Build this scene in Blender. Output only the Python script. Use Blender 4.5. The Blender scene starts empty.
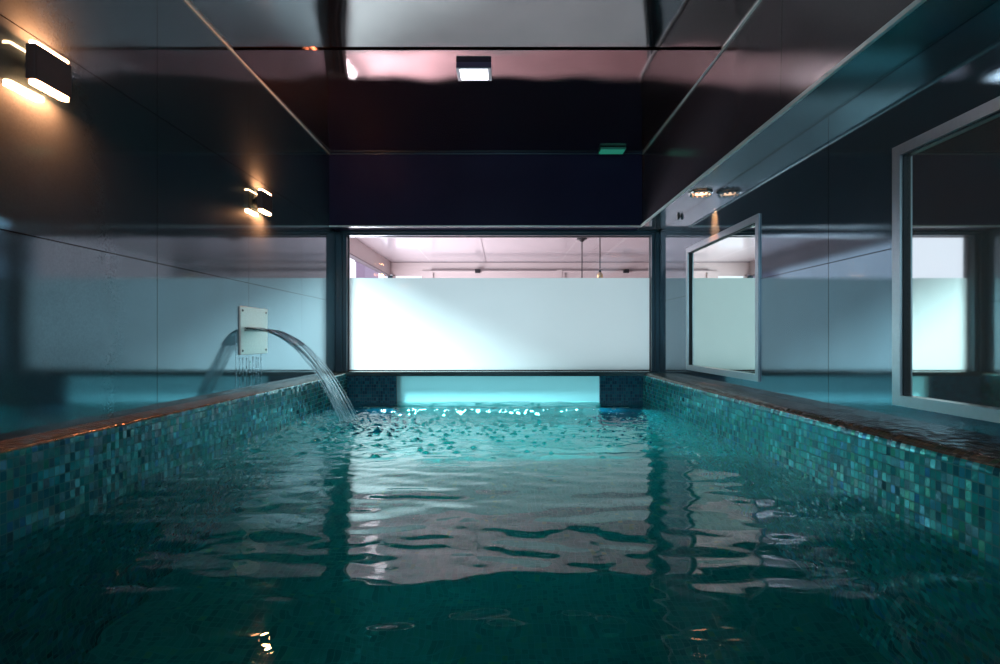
import bpy, bmesh, math, random
import numpy as np
from mathutils import Vector, Matrix, noise
random.seed(7)
S = bpy.context.scene
C = S.collection

# ---------------------------------------------------------------- camera
cam_d = bpy.data.cameras.new('camera'); cam = bpy.data.objects.new('camera', cam_d); C.objects.link(cam)
cam_d.sensor_width = 36; cam_d.lens = 36*540/1000
cam_d.shift_x = -0.002; cam_d.shift_y = 0.006
cam.location = (0, 0, 0); cam.rotation_euler = (math.pi/2, 0, 0)
cam_d.clip_start = 0.02
S.camera = cam
# ---------------------------------------------------------------- world / exposure / big lights
S.view_settings.view_transform = 'Standard'; S.view_settings.look = 'None'
S.view_settings.gamma = 1; S.view_settings.exposure = 0.5; S.view_settings.use_curve_mapping = False
W = bpy.data.worlds.new('sky'); S.world = W; W.use_nodes = True
bg = W.node_tree.nodes['Background']; bg.inputs[0].default_value = (0.86, 0.88, 1.0, 1); bg.inputs[1].default_value = 1.25

def area(name, loc, rot, sx, sy, energy, col):
    d = bpy.data.lights.new(name, 'AREA'); d.shape = 'RECTANGLE'; d.size = sx; d.size_y = sy
    d.energy = energy; d.color = col
    o = bpy.data.objects.new(name, d); C.objects.link(o); o.location = loc; o.rotation_euler = rot
    return o
# daylight entering the neighbouring room through its glazed left side
area('daylight_left', (-2.62, 9.9, -0.45), (0, -math.pi/2, 0), 1.7, 3.6, 410, (0.95, 0.95, 1.0))
sun_d = bpy.data.lights.new('hazy_sun', 'SUN'); sun_d.energy = 15; sun_d.angle = math.radians(14); sun_d.color = (0.97, 0.98, 1.0)
sun = bpy.data.objects.new('hazy_sun', sun_d); C.objects.link(sun)
sun.rotation_euler = Vector((-1.0, 1.15, 0.69)).to_track_quat('Z', 'Y').to_euler()
# soft fill from an added window opening behind the camera
area('fill_back', (-0.1, -1.75, 0.55), (math.radians(90), 0, 0), 2.0, 1.2, 12, (0.35, 0.80, 1.0))
S.cycles.max_bounces = 14; S.cycles.diffuse_bounces = 5; S.cycles.glossy_bounces = 8
S.cycles.transmission_bounces = 10; S.cycles.transparent_max_bounces = 12
S.cycles.sample_clamp_indirect = 6; S.cycles.caustics_refractive = True; S.cycles.caustics_reflective = True
S.cycles.blur_glossy = 0.3
S.cycles.use_denoising = True

# ---------------------------------------------------------------- materials
class N:
    def __init__(s, name):
        s.m = bpy.data.materials.new(name); s.m.use_nodes = True
        s.t = s.m.node_tree; s.p = s.t.nodes['Principled BSDF']; s.out = s.t.nodes['Material Output']
    def n(s, typ, **kw):
        x = s.t.nodes.new(typ)
        for k, v in kw.items(): setattr(x, k, v)
        return x
    def l(s, a, b): s.t.links.new(a, b)
    def math(s, op, a, b=None, c=None):
        x = s.n('ShaderNodeMath', operation=op)
        for i, v in enumerate((a, b, c)):
            if v is None: continue
            if isinstance(v, (int, float)): x.inputs[i].default_value = v
            else: s.l(v, x.inputs[i])
        return x.outputs[0]
    def mix(s, f, a, b):
        x = s.n('ShaderNodeMix', data_type='RGBA')
        for i, v in ((0, f), (6, a), (7, b)):
            if isinstance(v, (int, float)): x.inputs[i].default_value = v
            elif isinstance(v, tuple): x.inputs[i].default_value = (*v, 1)
            else: s.l(v, x.inputs[i])
        return x.outputs[2]
    def noise(s, vec, scale, detail=2, rough=0.5):
        x = s.n('ShaderNodeTexNoise'); x.inputs['Scale'].default_value = scale
        x.inputs['Detail'].default_value = detail; x.inputs['Roughness'].default_value = rough
        if vec is not None: s.l(vec, x.inputs['Vector'])
        return x.outputs[0]
    def ramp(s, f, stops):
        x = s.n('ShaderNodeValToRGB'); e = x.color_ramp.elements
        while len(e) < len(stops): e.new(0.5)
        for i, (p, c) in enumerate(stops): e[i].position = p; e[i].color = (*c, 1)
        s.l(f, x.inputs[0]); return x.outputs[0]

def plain(name, col, rough=0.4, metal=0.0, bump=0.0, bscale=60, var=0.08):
    a = N(name); tc = a.n('ShaderNodeTexCoord').outputs['Object']
    nz = a.noise(tc, bscale, 3)
    a.l(a.mix(nz, tuple(c*(1-var) for c in col), tuple(min(1, c*(1+var)) for c in col)), a.p.inputs['Base Color'])
    a.p.inputs['Roughness'].default_value = rough; a.p.inputs['Metallic'].default_value = metal
    if bump:
        b = a.n('ShaderNodeBump'); b.inputs['Strength'].default_value = bump; b.inputs['Distance'].default_value = 0.002
        a.l(nz, b.inputs['Height']); a.l(b.outputs[0], a.p.inputs['Normal'])
    return a.m

def panel_mat(name, col, rough, seams, bump=0.25, streak=0.0, wave=0.0, wave_scale=1.5, metal=0.8, sheen=0.0):
    """glossy stone / lacquered panel with thin dark joints. seams: (axis, start, spacing) in metres"""
    a = N(name); tc = a.n('ShaderNodeTexCoord').outputs['Object']
    sp = a.n('ShaderNodeSeparateXYZ'); a.l(tc, sp.inputs[0])
    mask = None
    for ax, st, spc in seams:
        v = a.math('SUBTRACT', sp.outputs[ax], st)
        if spc:
            v = a.math('PINGPONG', v, spc/2) if False else a.math('MODULO', a.math('ADD', v, spc*50 + spc/2), spc)
            v = a.math('SUBTRACT', v, spc/2)
        d = a.math('ABSOLUTE', v)
        k = a.math('MULTIPLY', a.math('LESS_THAN', d, 0.0024), 0.85)
        mask = k if mask is None else a.math('MAXIMUM', mask, k)
    big = a.noise(tc, 1.6, 4, 0.6)
    fine = a.noise(tc, 150, 2, 0.6)
    var = a.math('MULTIPLY_ADD', big, 0.35, a.math('MULTIPLY', fine, 0.25))
    c = a.mix(var, tuple(x*0.45 for x in col), tuple(x*1.75 for x in col))
    if mask is not None: c = a.mix(mask, c, (0.004, 0.005, 0.007))
    a.l(c, a.p.inputs['Base Color'])
    a.p.inputs['Metallic'].default_value = metal
    r = a.math('MULTIPLY_ADD', big, 0.03, rough - 0.015)
    a.l(r, a.p.inputs['Roughness'])
    h = a.math('MULTIPLY', a.noise(tc, 240, 2, 0.6), 1.0)
    b = a.n('ShaderNodeBump'); b.inputs['Strength'].default_value = bump; b.inputs['Distance'].default_value = 0.0006
    a.l(h, b.inputs['Height']); nrm = b.outputs[0]
    if wave:
        b2 = a.n('ShaderNodeBump'); b2.inputs['Strength'].default_value = 1.0; b2.inputs['Distance'].default_value = wave
        mp = a.n('ShaderNodeMapping'); mp.inputs['Scale'].default_value = (1.0, 0.5, 1.0); a.l(tc, mp.inputs[0])
        a.l(a.noise(mp.outputs[0], wave_scale, 1, 0.4), b2.inputs['Height']); a.l(nrm, b2.inputs['Normal']); nrm = b2.outputs[0]
    if streak:
        mp = a.n('ShaderNodeMapping'); mp.inputs['Scale'].default_value = (3, 320, 3); a.l(tc, mp.inputs[0])
        b3 = a.n('ShaderNodeBump'); b3.inputs['Strength'].default_value = streak; b3.inputs['Distance'].default_value = 0.0004
        a.l(a.noise(mp.outputs[0], 1.0, 2), b3.inputs['Height']); a.l(nrm, b3.inputs['Normal']); nrm = b3.outputs[0]
    a.l(nrm, a.p.inputs['Normal'])
    if sheen:
        g2 = a.n('ShaderNodeBsdfGlossy'); g2.inputs['Roughness'].default_value = 0.42; a.l(c, g2.inputs['Color']); a.l(nrm, g2.inputs['Normal'])
        ms = a.n('ShaderNodeMixShader'); ms.inputs[0].default_value = sheen
        a.l(a.p.outputs[0], ms.inputs[1]); a.l(g2.outputs[0], ms.inputs[2]); a.l(ms.outputs[0], a.out.inputs['Surface'])
    return a.m

def mosaic_mat(name, stops, tile=0.031, jitter=0.13, rough=0.14, grout=(0.02, 0.11, 0.11), metal=0.35, grout_w=0.06, aspect=0.68):
    a = N(name); uv = a.n('ShaderNodeTexCoord').outputs['UV']
    sc = a.n('ShaderNodeVectorMath', operation='MULTIPLY'); sc.inputs[1].default_value = (1/(tile*aspect), 1/tile, 1); a.l(uv, sc.inputs[0])
    fl = a.n('ShaderNodeVectorMath', operation='FLOOR'); a.l(sc.outputs[0], fl.inputs[0])
    fr = a.n('ShaderNodeVectorMath', operation='FRACTION'); a.l(sc.outputs[0], fr.inputs[0])
    wn = a.n('ShaderNodeTexWhiteNoise', noise_dimensions='3D'); a.l(fl.outputs[0], wn.inputs['Vector'])
    sp = a.n('ShaderNodeSeparateXYZ'); a.l(fr.outputs[0], sp.inputs[0])
    def edge(o):
        return a.math('GREATER_THAN', a.math('ABSOLUTE', a.math('SUBTRACT', o, 0.5)), 0.5 - grout_w)
    g = a.math('MAXIMUM', edge(sp.outputs[0]), edge(sp.outputs[1]))
    col = a.ramp(wn.outputs['Value'], stops)
    cl = a.noise(uv, 60, 3, 0.6)
    col = a.mix(a.math('MULTIPLY', cl, 0.5), col, a.mix(0.5, col, (0.02, 0.05, 0.06)))
    a.l(a.mix(g, col, grout), a.p.inputs['Base Color'])
    a.l(a.math('MULTIPLY', a.math('SUBTRACT', 1.0, g), metal), a.p.inputs['Metallic'])
    a.l(a.math('MULTIPLY_ADD', g, 0.5, rough), a.p.inputs['Roughness'])
    geo = a.n('ShaderNodeNewGeometry')
    j = a.n('ShaderNodeVectorMath', operation='SUBTRACT'); a.l(wn.outputs['Color'], j.inputs[0]); j.inputs[1].default_value = (.5, .5, .5)
    j2 = a.n('ShaderNodeVectorMath', operation='SCALE'); a.l(j.outputs[0], j2.inputs[0]); j2.inputs['Scale'].default_value = jitter
    ad = a.n('ShaderNodeVectorMath', operation='ADD'); a.l(geo.outputs['Normal'], ad.inputs[0]); a.l(j2.outputs[0], ad.inputs[1])
    nn = a.n('ShaderNodeVectorMath', operation='NORMALIZE'); a.l(ad.outputs[0], nn.inputs[0])
    a.l(nn.outputs[0], a.p.inputs['Normal'])
    return a.m

def emit(name, col, strength):
    a = N(name); a.p.inputs['Base Color'].default_value = (*col, 1)
    a.p.inputs['Emission Color'].default_value = (*col, 1); a.p.inputs['Emission Strength'].default_value = strength
    return a.m

SEAM_W = [(1, 2.49, 0.90), (2, 0.345, 0.68)]
M = {}
M['wall'] = panel_mat('wall_panel', (0.175, 0.275, 0.325), 0.02, SEAM_W, 0.09, sheen=0.11)
M['wall_r'] = panel_mat('wall_panel_right', (0.175, 0.275, 0.335), 0.02, SEAM_W, 0.09, sheen=0.09)
M['bulk'] = panel_mat('bulkhead_panel', (0.055, 0.048, 0.058), 0.12, [(1, 2.50, 0)], 0.25, wave=0.01, metal=0.15)
M['bulk'].node_tree.nodes['Principled BSDF'].inputs['Specular IOR Level'].default_value = 0.15
M['ceil'] = panel_mat('ceiling_panel', (0.40, 0.31, 0.31), 0.03, [(1, 3.17, 0)], 0.05, streak=0.15, wave=0.03, wave_scale=1.3, metal=0.97)
M['header'] = panel_mat('header_panel', (0.018, 0.022, 0.06), 0.35, [], 0.1, metal=0.0)
M['header'].node_tree.nodes['Principled BSDF'].inputs['Specular IOR Level'].default_value = 0.05
M['soffit'] = panel_mat('soffit_panel', (0.26, 0.30, 0.31), 0.06, [(1, 4.25, 0)], 0.12)
M['back'] = plain('dark_render', (0.02, 0.025, 0.035), 0.5)
M['trim'] = plain('painted_edge_trim', (0.50, 0.62, 0.60), 0.35, 0.3)
M['frame'] = plain('slate_blue_frame_metal', (0.035, 0.075, 0.095), 0.28, 0.6)
M['frame_d'] = plain('dark_gasket', (0.01, 0.015, 0.02), 0.5)
M['sill'] = plain('wet_sill_metal', (0.05, 0.10, 0.11), 0.2, 0.6)
M['silver'] = plain('pale_mirror_frame', (0.42, 0.50, 0.54), 0.3, 0.75)
M['steel'] = plain('brushed_pale_steel', (0.62, 0.72, 0.68), 0.42, 0.55, 0.2, 90, 0.15)
M['screw'] = plain('dull_screw', (0.10, 0.13, 0.12), 0.4, 0.7)
M['bronze'] = plain('bronze_lamp_shell', (0.09, 0.055, 0.05), 0.35, 0.5)
M['blackm'] = plain('black_metal', (0.012, 0.012, 0.015), 0.4, 0.3)
M['lampglow'] = emit('warm_diffuser', (1.0, 0.42, 0.18), 60)
M['white_lamp'] = emit('white_diffuser', (0.95, 0.93, 1.0), 5.0)
M['green'] = plain('green_plastic', (0.03, 0.30, 0.22), 0.35)
M['greenglow'] = emit('green_lens', (0.02, 0.22, 0.15), 0.5)
M['brass'] = plain('aged_brass', (0.42, 0.30, 0.15), 0.35, 0.8)
M['white_ceil'] = plain('gloss_white_ceiling', (0.32, 0.29, 0.305), 0.10)
M['cream'] = plain('cream_paint', (0.41, 0.35, 0.345), 0.4)
M['joint'] = plain('grey_joint', (0.12, 0.10, 0.11), 0.5)
M['beyond_floor'] = plain('salmon_floor', (0.42, 0.285, 0.29), 0.5, 0, 0, 1.3, 0.35)
M['mauve'] = plain('mauve_render', (0.28, 0.22, 0.30), 0.8)
M['downring'] = plain('polished_ring', (0.75, 0.70, 0.66), 0.12, 1.0)
M['bulb'] = emit('warm_bulb', (1.0, 0.50, 0.28), 3.5)
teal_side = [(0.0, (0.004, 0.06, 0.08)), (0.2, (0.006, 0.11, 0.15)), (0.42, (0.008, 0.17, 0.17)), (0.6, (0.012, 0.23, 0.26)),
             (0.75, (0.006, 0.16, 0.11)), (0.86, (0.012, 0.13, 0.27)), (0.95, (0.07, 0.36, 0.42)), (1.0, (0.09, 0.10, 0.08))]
teal_lit = [(p, (col[0]*1.6, min(1, col[1]*2.7), min(1, col[2]*2.6))) for p, col in teal_side]  # same tiles as the left, window light brightened into the colour
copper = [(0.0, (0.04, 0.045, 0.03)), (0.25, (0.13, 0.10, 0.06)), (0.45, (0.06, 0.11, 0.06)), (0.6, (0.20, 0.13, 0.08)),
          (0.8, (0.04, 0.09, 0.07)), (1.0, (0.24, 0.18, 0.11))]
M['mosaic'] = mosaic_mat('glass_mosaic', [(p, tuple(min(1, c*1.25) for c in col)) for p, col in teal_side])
M['mosaic_lit'] = mosaic_mat('glass_mosaic_right_lit', teal_lit, grout=(0.03, 0.20, 0.21))
M['mosaic_top'] = mosaic_mat('copper_mosaic', [(p, tuple(min(1, c*1.2) for c in col)) for p, col in copper], jitter=0.18, grout=(0.04, 0.05, 0.045), metal=0.45, rough=0.22)
navy = [(0.0, (0.001, 0.05, 0.11)), (0.5, (0.002, 0.10, 0.18)), (1.0, (0.004, 0.16, 0.24))]
M['mosaic_navy'] = mosaic_mat('navy_mosaic', navy, jitter=0.05, grout=(0.002, 0.07, 0.12), metal=0.1)
floor_st = [(0.0, (0.010, 0.15, 0.16)), (0.4, (0.015, 0.20, 0.205)), (0.8, (0.02, 0.24, 0.24)), (0.97, (0.05, 0.26, 0.22)), (1.0, (0.13, 0.30, 0.16))]
M['mosaic_floor'] = mosaic_mat('pool_floor_mosaic', floor_st, tile=0.031, jitter=0.05, grout=(0.015, 0.20, 0.21), metal=0, aspect=0.8)

def glass_clear():
    a = N('clear_pane'); t = a.n('ShaderNodeBsdfTransparent'); t.inputs[0].default_value = (0.95, 0.95, 0.97, 1)
    g = a.n('ShaderNodeBsdfGlossy'); g.inputs['Roughness'].default_value = 0.02
    lw = a.n('ShaderNodeLayerWeight'); lw.inputs[0].default_value = 0.5
    f = a.math('MULTIPLY_ADD', a.math('POWER', lw.outputs['Facing'], 5.0), 0.96, 0.03)
    m = a.n('ShaderNodeMixShader'); a.l(f, m.inputs[0]); a.l(t.outputs[0], m.inputs[1]); a.l(g.outputs[0], m.inputs[2])
    a.l(m.outputs[0], a.out.inputs['Surface']); return a.m
def frosted(name, col):
    a = N(name); t = a.n('ShaderNodeBsdfTranslucent'); t.inputs[0].default_value = (*col, 1)
    d = a.n('ShaderNodeBsdfDiffuse'); d.inputs[0].default_value = (*col, 1)
    m0 = a.n('ShaderNodeMixShader'); m0.inputs[0].default_value = 0.12; a.l(t.outputs[0], m0.inputs[1]); a.l(d.outputs[0], m0.inputs[2])
    g = a.n('ShaderNodeBsdfGlossy'); g.inputs['Roughness'].default_value = 0.08
    m = a.n('ShaderNodeMixShader'); m.inputs[0].default_value = 0.008; a.l(m0.outputs[0], m.inputs[1]); a.l(g.outputs[0], m.inputs[2])
    a.l(m.outputs[0], a.out.inputs['Surface']); return a.m
M['clear'] = glass_clear()
M['frost'] = frosted('frosted_film', (0.325, 0.475, 0.47))
M['frost_low'] = frosted('frosted_lower_pane', (0.11, 0.39, 0.405))
M['frost_glow'] = frosted('frosted_glow_pane', (0.12, 0.74, 0.74))
def mirror_mat(name, col, rough):
    a = N(name); tc = a.n('ShaderNodeTexCoord').outputs['Object']
    a.l(a.mix(a.noise(tc, 3, 3), tuple(c*0.96 for c in col), col), a.p.inputs['Base Color'])
    a.p.inputs['Metallic'].default_value = 1; a.p.inputs['Roughness'].default_value = rough; return a.m
M['mirror'] = mirror_mat('greenish_mirror', (0.70, 0.84, 0.78), 0.015)
M['mirror_d'] = mirror_mat('dark_mirror', (0.62, 0.69, 0.66), 0.03); M['mirror_d'].node_tree.nodes['Principled BSDF'].inputs['Metallic'].default_value = 0.90

def water_mat():
    a = N('pool_water'); a.t.nodes.remove(a.p)
    g = a.n('ShaderNodeBsdfGlass'); g.inputs['Color'].default_value = (1, 1, 1, 1); g.inputs['Roughness'].default_value = 0.0; g.inputs['IOR'].default_value = 1.333
    a.l(g.outputs[0], a.out.inputs['Surface'])
    v = a.n('ShaderNodeVolumeAbsorption'); v.inputs['Color'].default_value = (0.03, 0.81, 0.80, 1); v.inputs['Density'].default_value = 1.25
    a.l(v.outputs[0], a.out.inputs['Volume']); return a.m
M['water'] = water_mat()
def jet_mat():
    a = N('falling_water'); a.t.nodes.remove(a.p)
    g = a.n('ShaderNodeBsdfGlass'); g.inputs['Roughness'].default_value = 0.03; g.inputs['IOR'].default_value = 1.333; g.inputs['Color'].default_value = (0.93, 0.98, 1, 1)
    d = a.n('ShaderNodeBsdfGlossy'); d.inputs[0].default_value = (0.85, 0.93, 0.95, 1); d.inputs['Roughness'].default_value = 0.25
    m = a.n('ShaderNodeMixShader'); m.inputs[0].default_value = 0.14; a.l(g.outputs[0], m.inputs[1]); a.l(d.outputs[0], m.inputs[2])
    a.l(m.outputs[0], a.out.inputs['Surface']); return a.m
M['jet'] = jet_mat()

# ---------------------------------------------------------------- geometry helpers
def link(name, me, mat, parent=None, smooth=False):
    o = bpy.data.objects.new(name, me); C.objects.link(o)
    if mat is not None:
        for m in (mat if isinstance(mat, (list, tuple)) else [mat]): me.materials.append(m)
    if smooth: me.polygons.foreach_set('use_smooth', [True]*len(me.polygons))
    if parent is not None: o.parent = parent; o.location = -Vector(parent.location)
    return o
def from_bm(name, bm, mat, parent=None, smooth=False):
    bmesh.ops.recalc_face_normals(bm, faces=bm.faces)
    me = bpy.data.meshes.new(name); bm.to_mesh(me); bm.free()
    return link(name, me, mat, parent, smooth)
def box(bm, x0, x1, y0, y1, z0, z1, bev=0.0):
    r = bmesh.ops.create_cube(bm, size=1.0)
    for v in r['verts']:
        v.co = Vector(((x0+x1)/2 + v.co.x*(x1-x0), (y0+y1)/2 + v.co.y*(y1-y0), (z0+z1)/2 + v.co.z*(z1-z0)))
    if bev:
        es = list({e for v in r['verts'] for e in v.link_edges})
        bmesh.ops.bevel(bm, geom=es, offset=bev, segments=2, affect='EDGES', profile=0.5)
def boxo(name, b, mat, parent=None, bev=0.0):
    bm = bmesh.new(); box(bm, *b, bev); return from_bm(name, bm, mat, parent)
def cyl(bm, p, axis, r1, r2, h, seg=24):
    q = Vector(axis).normalized().to_track_quat('Z', 'Y').to_matrix().to_4x4()
    r = bmesh.ops.create_cone(bm, cap_ends=True, segments=seg, radius1=r1, radius2=r2, depth=h)
    bmesh.ops.transform(bm, matrix=Matrix.Translation(p) @ q, verts=r['verts'])
def tube(bm, pts, rads, seg=6):
    rings = []
    for i, p in enumerate(pts):
        d = (pts[min(i+1, len(pts)-1)] - pts[max(i-1, 0)]).normalized()
        s = d.cross(Vector((0, 0, 1)));  s = s.normalized() if s.length > 1e-4 else Vector((1, 0, 0))
        u = s.cross(d).normalized(); r = rads[i] if hasattr(rads, '__len__') else rads
        rings.append([bm.verts.new(p + s*math.cos(a)*r + u*math.sin(a)*r) for a in [2*math.pi*k/seg for k in range(seg)]])
    for a, b in zip(rings, rings[1:]):
        for k in range(seg): bm.faces.new((a[k], a[(k+1) % seg], b[(k+1) % seg], b[k]))
    bm.faces.new(rings[0][::-1]); bm.faces.new(rings[-1])
def struct(o): o['kind'] = 'structure'; return o
def tag(o, label, cat, group=None, kind=None):
    o['label'] = label; o['category'] = cat
    if group: o['group'] = group
    if kind: o['kind'] = kind
    return o
def thing(name, loc, label, cat, group=None):
    o = bpy.data.objects.new(name, None); C.objects.link(o); o.location = loc; o.empty_display_size = 0.1
    return tag(o, label, cat, group)

XL, XR, ZC = -1.59, 1.505, 1.70         # wall planes and ceiling, camera at the origin
XB, ZS = 1.30, 1.03                     # bulkhead face and soffit
YH, YW, YB = 4.97, 5.20, -1.6           # header, window, back of the room
ZW, ZF = -0.60, -1.75                   # water level, pool floor
FL, FR = -1.45, 1.32                    # tiled pool faces

# ---------------------------------------------------------------- the room
struct(boxo('wall_left', (XL-0.15, XL, YB, 5.42, -0.40, ZC+0.1), M['wall']))
# right wall with two recesses for the mirrors
MIR = [(0.83, 2.07), (3.15, 4.39)]
MZ0, MZ1 = -0.256, 0.727
bm = bmesh.new()
ys = [YB, MIR[0][0]+.03, MIR[0][1]-.03, MIR[1][0]+.03, MIR[1][1]-.03, 5.42]
for i in range(5):
    if i % 2 == 0: box(bm, XR, XR+0.15, ys[i], ys[i+1], -0.40, ZC+0.1)
    else:
        box(bm, XR, XR+0.15, ys[i], ys[i+1], -0.40, MZ0+.03); box(bm, XR, XR+0.15, ys[i], ys[i+1], MZ1-.03, ZC+0.1)
bmesh.ops.remove_doubles(bm, verts=bm.verts, dist=1e-5)
struct(from_bm('wall_right', bm, M['wall_r']))
bm = bmesh.new()     # two big panels meeting at a joint; the far one is fixed very slightly out of level
box(bm, XL-0.15, XR+0.15, YB, 3.17, ZC, ZC+0.12)
pz = [(3.17, ZC-0.010), (4.97, ZC+0.006), (5.42, ZC+0.006), (5.42, ZC+0.12), (3.17, ZC+0.12)]
va = [bm.verts.new((XL-0.15, y, z)) for y, z in pz]; vb = [bm.verts.new((XR+0.15, y, z)) for y, z in pz]
for i in range(5): bm.faces.new((va[i], va[(i+1) % 5], vb[(i+1) % 5], vb[i]))
bm.faces.new(va); bm.faces.new(vb[::-1])
struct(from_bm('ceiling', bm, M['ceil']))
bm = bmesh.new()
for b in ((XL-0.15, -1.15, YB-0.12, YB, ZF, ZC+0.12), (0.95, XR+0.15, YB-0.12, YB, ZF, ZC+0.12), (-1.15, 0.95, YB-0.12, YB, ZF, -0.10), (-1.15, 0.95, YB-0.12, YB, 1.20, ZC+0.12)): box(bm, *b)
struct(from_bm('wall_back', bm, M['back']))
bm = bmesh.new()
for b in ((-1.15, -1.10, YB-0.13, YB+0.02, -0.10, 1.20), (0.90, 0.95, YB-0.13, YB+0.02, -0.10, 1.20), (-1.10, 0.90, YB-0.13, YB+0.02, -0.10, -0.05), (-1.10, 0.90, YB-0.13, YB+0.02, 1.15, 1.20)): box(bm, *b)
struct(from_bm('window_fill', bm, M['frame']))  # unseen window frame, added to go with the fill light
# boxed-in bulkhead along the right wall
bm = bmesh.new(); pr = [(XB, ZC), (XB-0.012, ZS+0.004), (XB-0.012, ZS), (XR, ZS), (XR, ZC)]
v0 = [bm.verts.new((x, YB, z)) for x, z in pr]; v1 = [bm.verts.new((x, 5.19, z)) for x, z in pr]
for i in range(5):
    f = bm.faces.new((v0[i], v0[(i+1) % 5], v1[(i+1) % 5], v1[i])); f.material_index = 1 if i == 2 else 0
bm.faces.new(v0); bm.faces.new(v1[::-1])
struct(from_bm('wall_bulkhead', bm, [M['bulk'], M['soffit']]))
struct(boxo('wall_header', (XL, XB-0.012, YH, 5.19, ZS, ZC+0.05), M['header']))
# edge trims
t = 0.011
struct(boxo('trim_1', (XL, XL+t, YB, YH, ZC-t, ZC-0.0005), M['trim']))
struct(boxo('trim_2', (XB-t, XB, YB, YH, ZC-t, ZC-0.0005), M['trim']))
struct(boxo('trim_3', (XL+t, XB-t, YH-t, YH, ZC-t, ZC-0.0005), M['frame']))
struct(boxo('trim_4', (XB-0.026, XB-0.012, YB, YH+0.02, ZS-0.006, ZS+0.012), M['trim']))
struct(boxo('trim_5', (XL, XB-0.026, YH-0.004, YH+0.012, ZS-0.008, ZS+0.006), M['trim']))

# pool walls: tiled upstand with a ledge to the wall; UV in metres round the profile
def tiled_profile(name, prof, y0, y1, mats, matfn):
    """prof: list of (x, z). Extruded along y with uv=(y, arclength)"""
    me = bpy.data.meshes.new(name); bm = bmesh.new(); uvl = bm.loops.layers.uv.new('UVMap')
    s = [0.0]
    for a, b in zip(prof, prof[1:]): s.append(s[-1] + math.hypot(b[0]-a[0], b[1]-a[1]))
    A = [bm.verts.new((x, y0, z)) for x, z in prof]; B = [bm.verts.new((x, y1, z)) for x, z in prof]
    for i in range(len(prof)-1):
        f = bm.faces.new((A[i], A[i+1], B[i+1], B[i])); f.material_index = matfn(i); f.smooth = True
        for lp, uv in zip(f.loops, ((y0, s[i]), (y0, s[i+1]), (y1, s[i+1]), (y1, s[i]))): lp[uvl].uv = uv
    bm.normal_update(); bm.to_mesh(me); bm.free()
    return me
def arc(cx, cz, r, a0, a1, n): return [(cx + r*math.cos(a0+(a1-a0)*k/n), cz + r*math.sin(a0+(a1-a0)*k/n)) for k in range(n+1)]
zt = -0.327
# right: big rounded nose
r = 0.042
prof = [(XR+0.1, zt), (FR+r, zt)] + arc(FR+r, zt-r, r, math.pi/2, math.pi, 6)[1:] + [(FR, ZF)]
me = tiled_profile('wall_pool_right', prof, YB, 5.19, None, lambda i: 0 if i <= 4 else 1)
o = struct(link('wall_pool_right', me, [M['mosaic_top'], M['mosaic_lit']]))
r = 0.014
prof = [(FL, ZF), (FL, zt-r)] + arc(FL-r, zt-r, r, 0, math.pi/2, 3)[1:] + [(XL-0.1, zt)]
me = tiled_profile('wall_pool_left', prof, YB, 5.19, None, lambda i: 0 if i >= 2 else 1)
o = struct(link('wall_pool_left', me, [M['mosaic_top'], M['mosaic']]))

def uvbox(name, b, mat, kind_struct=True):
    x0, x1, y0, y1, z0, z1 = b
    bm = bmesh.new(); box(bm, *b); bmesh.ops.recalc_face_normals(bm, faces=bm.faces)
    uvl = bm.loops.layers.uv.new('UVMap')
    for f in bm.faces:
        n = f.normal
        for lp in f.loops:
            c = lp.vert.co
            lp[uvl].uv = (c.y, c.z) if abs(n.x) > .5 else ((c.x, c.z) if abs(n.y) > .5 else (c.x, c.y))
    o = from_bm(name, bm, mat)
    return struct(o) if kind_struct else o
uvbox('floor', (FL, FR, YB, 5.12, ZF-0.1, ZF), M['mosaic_floor'])
YP = 5.06; OL, OR = -0.993, 0.918
uvbox('wall_pier_left', (FL, OL, YP, 5.20, ZF, -0.357), M['mosaic_navy'])
uvbox('wall_pier_right', (OR, FR, YP, 5.20, ZF, -0.357), M['mosaic_navy'])
# sill across the whole end
struct(boxo('trim_6', (XL, XR, 5.045, 5.44, -0.357, -0.316), M['sill'], bev=0.004))

def sheet(name, x0, x1, y, z0, z1, mat, parent=None):
    bm = bmesh.new(); bm.faces.new([bm.verts.new(c) for c in ((x0, y, z0), (x1, y, z0), (x1, y, z1), (x0, y, z1))])
    return from_bm(name, bm, mat, parent)
# lower opening
w2 = boxo('window_2', (OL, OR, 5.104, 5.114, ZF, -0.357), M['clear']); struct(w2)
sheet('frosted_film', OL, OR, 5.102, ZW, -0.357, M['frost_low'], w2)
sheet('submerged_glow_film', OL, OR, 5.102, ZF, ZW, M['frost_glow'], w2)  # added below the waterline, brighter than the pane above, for teal glow
fb = bmesh.new(); box(fb, OL, OR, 5.085, 5.10, -0.625, -0.605)
struct(from_bm('trim_7', fb, M['sill']))

# main window: frame, clear glass above, frosted below
w1 = bpy.data.objects.new('window_1', None); C.objects.link(w1); w1.location = (-0.03, 5.2, 0.3); w1['kind'] = 'structure'
GL, GR = -1.492, 1.438; GT, GB = 0.985, -0.316; FS = 0.583
bm = bmesh.new()
for (a, b_) in ((XL, GL), (GR, XR)): box(bm, a, b_, 5.18, 5.275, GB, ZS-0.0, 0.003)
box(bm, GL, GR, 5.18, 5.275, GT, ZS, 0.003)
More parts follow.
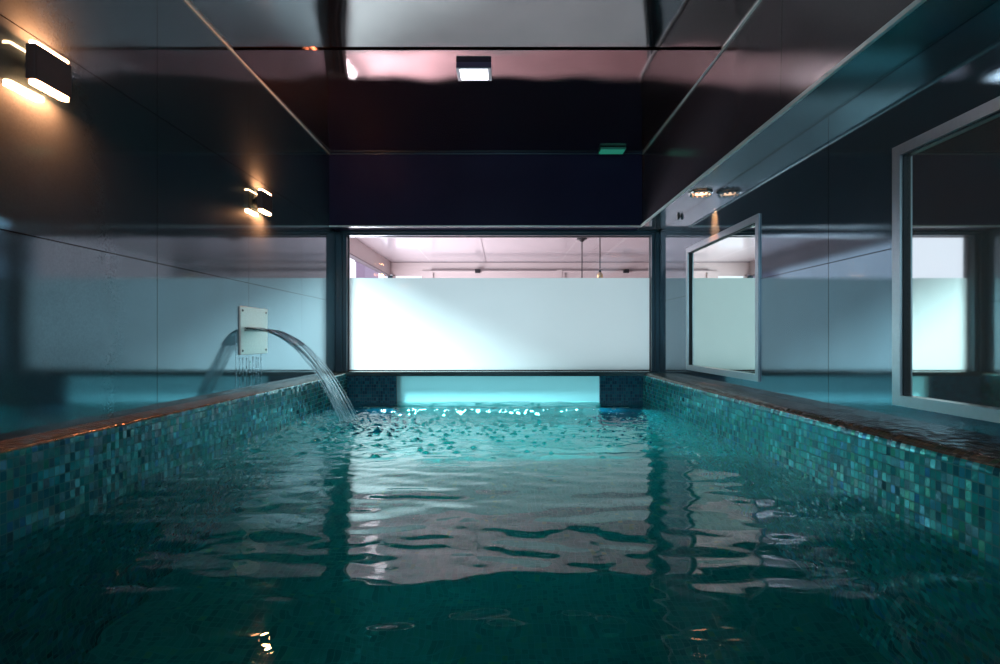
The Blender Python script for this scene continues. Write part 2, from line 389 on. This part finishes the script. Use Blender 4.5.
# stepped beads
for (x0, x1) in ((XL, GL-0.038), (GR+0.028, XR)): box(bm, x0, x1, 5.155, 5.185, GB, ZS-0.004, 0.002)
box(bm, XL, XR, 5.155, 5.185, GT+0.022, ZS-0.003, 0.002)
from_bm('window_frame', bm, M['frame'], w1)
bm = bmesh.new()
g = 0.005
for b in ((GL, GL+g, 5.24, 5.275, GB, GT), (GR-g, GR, 5.24, 5.275, GB, GT), (GL+g, GR-g, 5.24, 5.275, GT-g, GT), (GL+g, GR-g, 5.24, 5.275, GB, GB+0.008)): box(bm, *b)
from_bm('gasket', bm, M['frame_d'], w1)
boxo('clear_pane', (GL, GR, 5.252, 5.262, GB, GT), M['clear'], w1)
sheet('frosted_film', GL, GR, 5.250, GB, FS, M['frost'], w1)

# ---------------------------------------------------------------- neighbouring room beyond the glass
BX0, BX1, BY1 = -2.50, 4.2, 12.1
bm = bmesh.new(); box(bm, BX0-0.2, BX1, 5.42, BY1+0.2, ZC, ZC+0.12)
struct(from_bm('ceiling_beyond', bm, M['white_ceil']))
bm = bmesh.new()
box(bm, -0.365, -0.350, 5.6, BY1-0.02, ZC-0.003, ZC-0.0002)
struct(from_bm('trim_8', bm, M['joint']))
bm = bmesh.new(); box(bm, 1.75, 1.757, 9.6, BY1-0.02, ZC-0.003, ZC-0.0002)
struct(from_bm('trim_9', bm, M['joint']))
struct(boxo('floor_beyond', (BX0-1.0, BX1, 5.45, BY1+0.2, ZF-0.1, ZF), M['beyond_floor']))
struct(boxo('wall_beyond_right', (BX1, BX1+0.1, 5.42, BY1, ZF, ZC), M['cream']))
# front return walls beside the glazing so daylight only arrives through the glass
struct(boxo('wall_beyond_front_left', (-3.6, XL-0.15, 5.25, 5.42, ZF, ZC+0.1), M['cream']))
struct(boxo('wall_beyond_front_right', (XR+0.15, BX1, 5.25, 5.42, ZF, ZC+0.1), M['cream']))
# fascia along the left glazing and the far wall
struct(boxo('trim_10', (BX0-0.12, BX0, 5.42, BY1, 1.392, ZC), M['cream']))
struct(boxo('trim_11', (BX0-0.10, BX0+0.012, 5.42, BY1-0.06, 1.372, 1.392), M['joint']))
struct(boxo('trim_12', (BX0, BX1, BY1-0.02, BY1+0.1, 1.42, ZC-0.012), M['cream']))
struct(boxo('trim_13', (BX0, BX1, BY1-0.035, BY1, ZC-0.014, ZC), M['joint']))
# corner post, far window then doors
struct(boxo('trim_14', (BX0-0.04, BX0+0.05, BY1-0.1, BY1, ZF, 1.392), M['frame']))
bm = bmesh.new()
for b in ((-2.45, -2.39, 12.08, 12.16, ZF, 1.42), (-1.79, -1.60, 12.06, 12.18, ZF, 1.50), (-2.45, -1.79, 12.08, 12.16, 1.39, 1.42)): box(bm, *b)
struct(from_bm('window_3', bm, M['cream']))
def leaf(name, x0, x1, label, dot):
    bm = bmesh.new()
    for b in ((x0, x0+0.06, 12.04, 12.10, ZF, 1.50), (x1-0.06, x1, 12.04, 12.10, ZF, 1.50), (x0+.06, x1-.06, 12.04, 12.10, 1.46, 1.50)): box(bm, *b)
    box(bm, x0+0.06, x1-0.06, 12.075, 12.10, ZF, 1.46)
    o = struct(from_bm(name, bm, M['cream']))
    o2 = boxo('door_closer', (dot-0.06, dot+0.06, 11.97, 12.04, 1.445, 1.53), M['blackm'], o, 0.008)
    return o
leaf('door_1', -1.60, 1.22, '', -0.54)
leaf('door_2', 1.34, 4.2, '', 2.76)
struct(boxo('trim_15', (1.22, 1.34, 12.03, 12.12, ZF, 1.52), M['cream']))
jb = bmesh.new()
for b in ((-1.60, 1.22, 12.03, 12.045, 1.505, 1.52), (1.34, BX1, 12.03, 12.045, 1.505, 1.52)): box(jb, *b)
struct(from_bm('trim_16', jb, M['joint']))
# building outside, seen through the left glazing
b1 = bmesh.new(); box(b1, -3.38, -3.18, 12.5, 13.9, ZF, 1.76); box(b1, -3.40, -3.16, 12.48, 13.92, 1.76, 1.80)
tag(from_bm('building', b1, M['mauve']), 'mauve grey building outside, seen through the far glazing at upper left', 'building')

# pendants
cx, cy = 1.363, 9.2
p1 = thing('pendant_lamp', (cx, cy, ZC), 'pendant with a dark round ceiling rose, left of the two hanging beyond the window', 'pendant lamp', 'pendants beyond the window')
bm = bmesh.new(); cyl(bm, Vector((cx, cy, ZC-0.013)), (0, 0, 1), 0.085, 0.085, 0.026, 32); cyl(bm, Vector((cx, cy, ZC-0.045)), (0, 0, 1), 0.02, 0.06, 0.04, 32)
from_bm('ceiling_rose', bm, M['blackm'], p1, False)
bm = bmesh.new(); tube(bm, [Vector((cx, cy, ZC-0.06)), Vector((cx, cy, 0.62))], 0.009, 8); from_bm('cable', bm, M['blackm'], p1)
bm = bmesh.new(); cyl(bm, Vector((cx, cy, 0.585)), (0, 0, 1), 0.035, 0.028, 0.09); from_bm('lamp_holder', bm, M['brass'], p1)
bm = bmesh.new(); bmesh.ops.create_uvsphere(bm, u_segments=20, v_segments=12, radius=0.055, matrix=Matrix.Translation((cx, cy, 0.49))); from_bm('bulb', bm, M['cream'], p1, True)
cx, cy = 1.452, 8.0
p2 = thing('pendant_lamp', (cx, cy, ZC), 'pendant ending in a small brass lamp holder, right of the two beyond the window', 'pendant lamp', 'pendants beyond the window')
bm = bmesh.new(); cyl(bm, Vector((cx, cy, ZC-0.013)), (0, 0, 1), 0.085, 0.085, 0.026, 32); from_bm('ceiling_rose', bm, M['blackm'], p2)
bm = bmesh.new(); tube(bm, [Vector((cx, cy, ZC-0.02)), Vector((cx, cy, 1.03))], 0.0085, 8); from_bm('cable', bm, M['blackm'], p2)
bm = bmesh.new(); cyl(bm, Vector((cx, cy, 0.955)), (0, 0, 1), 0.045, 0.020, 0.035); cyl(bm, Vector((cx, cy, 0.915)), (0, 0, 1), 0.040, 0.045, 0.045); from_bm('lamp_holder', bm, M['brass'], p2)
bm = bmesh.new(); cyl(bm, Vector((cx, cy, 0.99)), (0, 0, 1), 0.022, 0.016, 0.035); from_bm('collar', bm, M['blackm'], p2)
bm = bmesh.new(); bmesh.ops.create_uvsphere(bm, u_segments=20, v_segments=12, radius=0.05, matrix=Matrix.Translation((cx, cy, 0.85))); from_bm('bulb', bm, M['cream'], p2, True)

# ---------------------------------------------------------------- mirrors on the right wall
def mirror(y0, y1, label, mmat):
    th = thing('wall_mirror', (XR, (y0+y1)/2, MZ0), label, 'mirror', 'framed mirrors on the right wall')
    w = 0.04
    bm = bmesh.new()
    for b in ((XR-0.010, XR+0.03, y0, y0+w, MZ0, MZ1), (XR-0.010, XR+0.03, y1-w, y1, MZ0, MZ1),
              (XR-0.010, XR+0.03, y0+w, y1-w, MZ0, MZ0+w), (XR-0.010, XR+0.03, y0+w, y1-w, MZ1-w, MZ1)): box(bm, *b)
    from_bm('frame', bm, M['silver'], th)
    bm = bmesh.new(); w2 = w+0.006
    for b in ((XR+0.001, XR+0.014, y0+w, y0+w2, MZ0+w, MZ1-w), (XR+0.001, XR+0.014, y1-w2, y1-w, MZ0+w, MZ1-w),
              (XR+0.001, XR+0.014, y0+w2, y1-w2, MZ1-w2, MZ1-w)): box(bm, *b)
    from_bm('inner_reveal', bm, M['frame_d'], th)
    boxo('mirror_glass', (XR+0.014, XR+0.024, y0+w, y1-w, MZ0+w, MZ1-w), mmat, th)
mirror(*MIR[1], 'pale framed mirror near the far window, reflecting the pale frosted glass', M['mirror'])
mirror(*MIR[0], 'pale framed mirror nearest the camera, cut by the right edge of the photo', M['mirror_d'])

# ---------------------------------------------------------------- wall lamps
def stadium(bm, x0, x1, y0, y1, z0, z1, n=8):
    r = (x1-x0)/2; cx = (x0+x1)/2; pts = []
    for k in range(n+1): a = math.pi*k/n; pts.append((cx + r*math.cos(a), y1 - r + r*math.sin(a)))
    for k in range(n+1): a = math.pi + math.pi*k/n; pts.append((cx + r*math.cos(a), y0 + r + r*math.sin(a)))
    A = [bm.verts.new((x, y, z0)) for x, y in pts]; B = [bm.verts.new((x, y, z1)) for x, y in pts]
    bm.faces.new(A[::-1]); bm.faces.new(B)
    for i in range(len(pts)): bm.faces.new((A[i], A[(i+1) % len(pts)], B[(i+1) % len(pts)], B[i]))
def wall_lamp(y, z, label):
    th = thing('wall_lamp', (XL, y, z), label, 'wall lamp', 'up and down lamps on the left wall')
    for sg in (1, -1):
        area('wall_lamp_beam', (XL+0.043, y, z+sg*0.075), (math.pi if sg > 0 else 0, 0, 0), 0.03, 0.13, 5.0, (1.0, 0.27, 0.10))
    x1 = XL + 0.060; x0 = XL + 0.026; h = 0.059; L = 0.075
    bm = bmesh.new(); box(bm, x0, x1, y-L, y+L, z-h, z+h, 0.003); from_bm('lamp_body', bm, M['bronze'], th)
    bm = bmesh.new(); cyl(bm, Vector(((XL+x0)/2, y-0.01, z)), (1, 0, 0), 0.026, 0.026, x0-XL, 24); from_bm('wall_bracket', bm, M['blackm'], th)
    bm = bmesh.new(); cyl(bm, Vector((XL+0.006, y-0.01, z)), (1, 0, 0), 0.036, 0.036, 0.012, 32); from_bm('back_plate', bm, M['blackm'], th)
    for z0, z1, nm in ((z+h, z+h+0.009, 'upper_diffuser'), (z-h-0.012, z-h, 'lower_diffuser')):
        bm = bmesh.new(); stadium(bm, x0+0.003, x1-0.002, y-L+0.002, y+L-0.002, z0, z1); from_bm(nm, bm, M['lampglow'], th)
wall_lamp(1.846, 0.910, 'bronze box wall lamp at upper left, the larger and nearer of the two')
wall_lamp(3.522, 0.885, 'smaller looking bronze box wall lamp, farther along above the water spout')

# ceiling lamp
lx0, lx1 = -0.281, -0.066
th = thing('ceiling_lamp', ((lx0+lx1)/2, 3.31, ZC), 'square violet black lamp with a bright white lens, mounted on the ceiling', 'ceiling lamp')
bm = bmesh.new(); box(bm, lx0, lx1, 3.308, 3.470, 1.657, ZC-0.0005, 0.002)
from_bm('housing', bm, plain('violet_black_paint', (0.05, 0.035, 0.10), 0.35), th)
bm = bmesh.new()
for b in ((lx0, lx0+.022, 3.310, 3.468, 1.651, 1.657), (lx1-.022, lx1, 3.310, 3.468, 1.651, 1.657), (lx0+.022, lx1-.022, 3.310, 3.318, 1.651, 1.657), (lx0+.022, lx1-.022, 3.452, 3.468, 1.651, 1.657)): box(bm, *b)
from_bm('bezel', bm, M['silver'], th)
boxo('lens', (lx0+.022, lx1-.022, 3.318, 3.452, 1.650, 1.657), M['white_lamp'], th)

# green fixture at header
gx0, gx1 = 0.875, 1.105
th = thing('emergency_light', ((gx0+gx1)/2, 4.84, ZC), 'small dark green box fixed under the ceiling at the top of the end header', 'emergency light')
boxo('housing', (gx0, gx1, 4.80, 4.93, 1.680, ZC-0.0005), M['green'], th, 0.003)
boxo('lens', (gx0+.008, gx1-.008, 4.81, 4.92, 1.675, 1.680), M['greenglow'], th)

# recessed spot in the soffit
dx, dy = 1.405, 3.82
th = thing('recessed_spotlight', (dx, dy, ZS), 'round polished spotlight set into the soffit above the far mirror, glowing warm', 'spotlight')
bm = bmesh.new()
n = 40
prof = [(0.052, -0.002), (0.078, -0.002), (0.083, -0.006), (0.080, -0.012), (0.064, -0.016), (0.052, -0.010)]
rings = [[bm.verts.new((dx + r_*(1+0.03*math.cos(10*a))*math.cos(a), dy + r_*(1+0.03*math.cos(10*a))*math.sin(a), ZS + z_)) for r_, z_ in prof] for a in [2*math.pi*k/n for k in range(n)]]
for i in range(n):
    for j in range(len(prof)): bm.faces.new((rings[i][j], rings[(i+1) % n][j], rings[(i+1) % n][(j+1) % len(prof)], rings[i][(j+1) % len(prof)]))
from_bm('ring', bm, M['downring'], th)
bm = bmesh.new()
for k in range(12):
    a = 2*math.pi*k/12; r = bmesh.ops.create_icosphere(bm, subdivisions=1, radius=0.011, matrix=Matrix.Translation((dx+0.066*math.cos(a), dy+0.066*math.sin(a), ZS-0.018)))
from_bm('crystal_rim', bm, M['downring'], th)
bm = bmesh.new(); cyl(bm, Vector((dx, dy, ZS-0.006)), (0, 0, 1), 0.03, 0.05, 0.010); from_bm('bulb', bm, M['bulb'], th)
d = bpy.data.lights.new('spot_beam', 'SPOT'); d.energy = 70; d.color = (1.0, 0.34, 0.14); d.spot_size = math.radians(34); d.shadow_soft_size = 0.03
so = bpy.data.objects.new('spot_beam', d); C.objects.link(so); so.location = (1.44, dy, ZS-0.035); so.rotation_euler = (0, math.radians(-16), 0)

# little black sensor on the soffit seam
th = thing('sensor', (1.49, 4.56, ZS), 'tiny black sensor clipped under the soffit near its far end', 'sensor')
boxo('mounting_clip', (1.478, 1.500, 4.545, 4.575, ZS-0.008, ZS-0.0005), M['blackm'], th)
boxo('sensor_head', (1.480, 1.498, 4.548, 4.572, ZS-0.03, ZS-0.008), M['blackm'], th, 0.002)

# ---------------------------------------------------------------- spout plate and falling water
py0, py1, pz0, pz1 = 3.265, 3.640, -0.103, 0.193
th = thing('water_spout', (XL, (py0+py1)/2, pz0), 'pale steel water spout plate with four screws on the left wall', 'water spout')
boxo('face_plate', (XL+0.0, XL+0.010, py0, py1, pz0, pz1), M['steel'], th, 0.002)
for yy in (py0+0.025, py1-0.025):
    for zz in (pz0+0.025, pz1-0.025):
        bm = bmesh.new(); cyl(bm, Vector((XL+0.012, yy, zz)), (1, 0, 0), 0.008, 0.006, 0.004, 12); from_bm('screw', bm, M['screw'], th)
bm = bmesh.new()
zsl = 0.055
for b in ((XL+0.010, XL+0.016, py0+0.05, py1-0.05, zsl+0.008, zsl+0.012), (XL+0.010, XL+0.016, py0+0.05, py1-0.05, zsl-0.012, zsl-0.008)): box(bm, *b)
from_bm('slot_lip', bm, M['screw'], th)

rng = random.Random(3)
bm = bmesh.new()
T = 0.372
def jet(y0, y1, vx, z0, rad, ph, tmax=T, x_add=0.0):
    pts, rs = [], []
    for k in range(46):
        t_ = tmax*k/45
        q = t_/T
        y = y0 + (y1-y0)*(1-(1-q)**1.6) + 0.006*q*math.sin(9*q+ph)
        z = z0 + 0.10*t_ - 0.5*9.81*t_*t_*0.985
        x = XL + 0.008 + vx*t_ + 0.006*q*math.sin(7*q+ph*2)
        pts.append(Vector((x, y, z)))
        rs.append(rad*(0.8+0.35*math.sin(11*q+ph)+0.2*math.sin(29*q+ph*3))*(1.0-0.15*q))
    tube(bm, pts, [max(0.0012, r) for r in rs], 7)
    return pts
for i in range(24):
    u = rng.random()
    jet(py0+0.06+u*(py1-py0-0.12), 3.63+0.15*u + rng.uniform(-.03, .03), 1.47+rng.uniform(-.16, .10), zsl+rng.uniform(-.003, .003), rng.choice((0.0013, 0.0022, 0.003, 0.005)), rng.uniform(0, 6))
# thin continuous sheet that feeds the strands near the slot
nU, nV = 24, 20; G = {}
for side in (0, 1):
    for i in range(nU+1):
        for j in range(nV+1):
            u = i/nU; t_ = T*0.42*j/nV; q = t_/T
            ys_ = py0+0.06+u*(py1-py0-0.12); ye = 3.64+0.16*u; y = ys_ + (ye-ys_)*(1-(1-q)**1.6)
            th_ = 0.0035*(1-0.7*j/nV)
            z = zsl + 0.10*t_ - 0.5*9.81*t_*t_*0.985 + (th_ if side else -th_) + 0.0022*math.sin(u*38+q*6) + 0.002*math.sin(q*30+u*9)
            G[side, i, j] = bm.verts.new((XL+0.008+(1.49+0.03*math.sin(u*9))*t_, y, z))
for side in (0, 1):
    for i in range(nU):
        for j in range(nV):
            a = (G[side, i, j], G[side, i+1, j], G[side, i+1, j+1], G[side, i, j+1]); bm.faces.new(a if side else a[::-1])
for i in range(nU):
    for j in (0, nV): bm.faces.new((G[0, i, j], G[1, i, j], G[1, i+1, j], G[0, i+1, j]))
for j in range(nV):
    for i in (0, nU): bm.faces.new((G[0, i, j], G[1, i, j], G[1, i, j+1], G[0, i, j+1]))
fall = tag(from_bm('falling_water', bm, M['jet'], None, True), 'arching stream of water falling from the wall plate into the pool', 'water stream', kind='stuff')
fall.location = (0, 0, 0)
bm = bmesh.new()
for k in range(9):
    y = py0 + 0.02 + k*0.042 + rng.uniform(-.015, .015) - 0.05
    pts = []; zz = pz0 - rng.uniform(0.0, 0.05) if y > py0 else 0.04
    while zz > zt+0.003:
        pts.append(Vector((XL+0.002, y + 0.0015*math.sin(zz*25+k), zz))); zz -= 0.012
    tube(bm, pts, [rng.uniform(0.0010, 0.0018) for _ in pts], 6)
tr = tag(from_bm('water_trickles', bm, M['jet'], None, True), 'thin trickles of water running down the wall below the steel plate', 'water trickles', kind='stuff')

# unseen underwater strip added for the teal glow, lens turned down and forward
th = thing('fill_strip_light', (-0.06, 5.03, -0.93), 'unseen slim strip light added under the water at the far end for its teal glow', 'fill light')
boxo('housing', (-1.3, 1.18, 5.012, 5.058, -0.925, -0.885), M['steel'], th, 0.004)
bm = bmesh.new()
bm.free()
for x in (-1.25, -0.06, 1.13): boxo('bracket', (x-0.012, x+0.012, 5.03, 5.0595, -0.935, -0.880), M['screw'], th)
area('fill_strip_beam', (-0.06, 5.0, -0.955), (math.radians(-38), 0, 0), 2.3, 0.03, 43, (0.5, 0.93, 1.0))

# ---------------------------------------------------------------- pool water
SX, SY = -1.05, 3.72
nx, ny = 400, 900
xs = np.linspace(FL-0.004, FR+0.004, nx); 
ysv = np.linspace(YB-0.01, 5.098, ny)
# denser rows toward the back are not needed; keep uniform
X, Y = np.meshgrid(xs, ysv)
rs = np.random.RandomState(11)
H = np.zeros_like(X)
# broad slow swell with crests running roughly across the pool
for k in range(26):
    lam = rs.uniform(0.13, 0.50); ang = rs.normal(0, 0.28) + math.pi/2; ph = rs.uniform(0, 6.28)
    kx, ky = math.cos(ang)*2*math.pi/lam, math.sin(ang)*2*math.pi/lam
    H += 0.0025*lam/2.2*np.sin(kx*X + ky*Y + ph + 0.7*np.sin(1.7*X+ph)+0.5*np.sin(1.1*Y+2*ph))
for k in range(16):
    lam = rs.uniform(0.16, 0.4); ang = rs.uniform(0, 6.28); ph = rs.uniform(0, 6.28)
    H += 0.0007*lam/2.2*np.sin(2*math.pi/lam*(math.cos(ang)*X+math.sin(ang)*Y)+ph)
envy = 0.35 + 0.65/(1+np.exp(-(Y-2.4)/0.45))
for k in range(30):
    lam = rs.uniform(0.06, 0.20); ang = rs.normal(0, 0.38) + math.pi/2; ph = rs.uniform(0, 6.28)
    kx, ky = math.cos(ang)*2*math.pi/lam, math.sin(ang)*2*math.pi/lam
    H += envy*0.0125*lam/6.28*np.sin(kx*X + ky*Y + ph + 0.9*np.sin(2.3*X+ph)+0.6*np.sin(1.9*Y+2*ph))
R = np.hypot(X-SX, Y-SY)
# rings spreading from where the stream lands
ring = 0.0022*np.sin(2*math.pi*R/0.085+0.6*np.sin(3*np.arctan2(Y-SY, X-SX)))*np.exp(-R/0.55)
H += ring
# agitation round the impact
env = np.exp(-(R/0.9)**2) + 0.35*np.exp(-((Y-4.3)/0.8)**2)
for k in range(40):
    lam = rs.uniform(0.035, 0.10); ang = rs.uniform(0, 6.28); ph = rs.uniform(0, 6.28)
    H += env*0.00028*np.sin(2*math.pi/lam*(math.cos(ang)*X+math.sin(ang)*Y)+ph)
H += 0.010*np.exp(-(R/0.07)**2)*np.sin(R*90+1)
# bubbles and small dimples scattered beyond the splash
for k in range(800):
    bx = rs.normal(-0.15, 0.75); by = rs.normal(3.75, 0.6)
    if by > 5.0 or by < 2.7 or bx < FL+.03 or bx > FR-.03: continue
    rr = rs.uniform(0.008, 0.02)
    ix = np.searchsorted(xs, bx); iy = np.searchsorted(ysv, by)
    a0, a1 = max(0, ix-8), min(nx, ix+9); b0, b1 = max(0, iy-8), min(ny, iy+9)
    d2 = ((X[b0:b1, a0:a1]-bx)**2 + (Y[b0:b1, a0:a1]-by)**2)/rr**2
    H[b0:b1, a0:a1] += rs.uniform(0.004, 0.013)*np.exp(-d2)
Z = ZW + H
V = np.stack([X, Y, Z], -1).reshape(-1, 3)
idx = np.arange(nx*ny).reshape(ny, nx)
F = np.stack([idx[:-1, :-1], idx[:-1, 1:], idx[1:, 1:], idx[1:, :-1]], -1).reshape(-1, 4)
# skirt and bottom so that the water is a closed body
border = np.concatenate([idx[0, :], idx[1:, -1], idx[-1, -2::-1], idx[-2:0:-1, 0]])
low = V[border].copy(); low[:, 2] = ZF-0.02
base = len(V); V = np.concatenate([V, low]); nb = len(border); ii = np.arange(nb); jj = (ii+1) % nb
sk = np.stack([border[jj], border[ii], base+ii, base+jj], -1)
faces = [tuple(map(int, f)) for f in F] + [tuple(map(int, f)) for f in sk] + [tuple(int(base+i) for i in ii[::-1])]
me = bpy.data.meshes.new('pool_water'); me.from_pydata(V.tolist(), [], faces); me.update()
sm = [True]*len(F) + [False]*(nb+1); me.polygons.foreach_set('use_smooth', sm)
wo = link('pool_water', me, M['water'])
tag(wo, 'rippled dark teal water filling the tiled indoor pool', 'water', kind='stuff')

# splash droplets and floating bubbles
bm = bmesh.new()
for k in range(150):
    a = rng.uniform(0, 6.28); rr = abs(rng.gauss(0, 0.07)); r = rng.uniform(0.002, 0.006)
    z = ZW + 0.004 + abs(rng.gauss(0, 0.03))*math.exp(-rr*8)
    bmesh.ops.create_icosphere(bm, subdivisions=1, radius=r, matrix=Matrix.Translation((SX+rr*math.cos(a), SY+rr*math.sin(a)*1.3, z)))
tag(from_bm('splash_droplets', bm, M['jet'], None, True), 'white splash of droplets where the stream hits the pool', 'splash', kind='stuff')
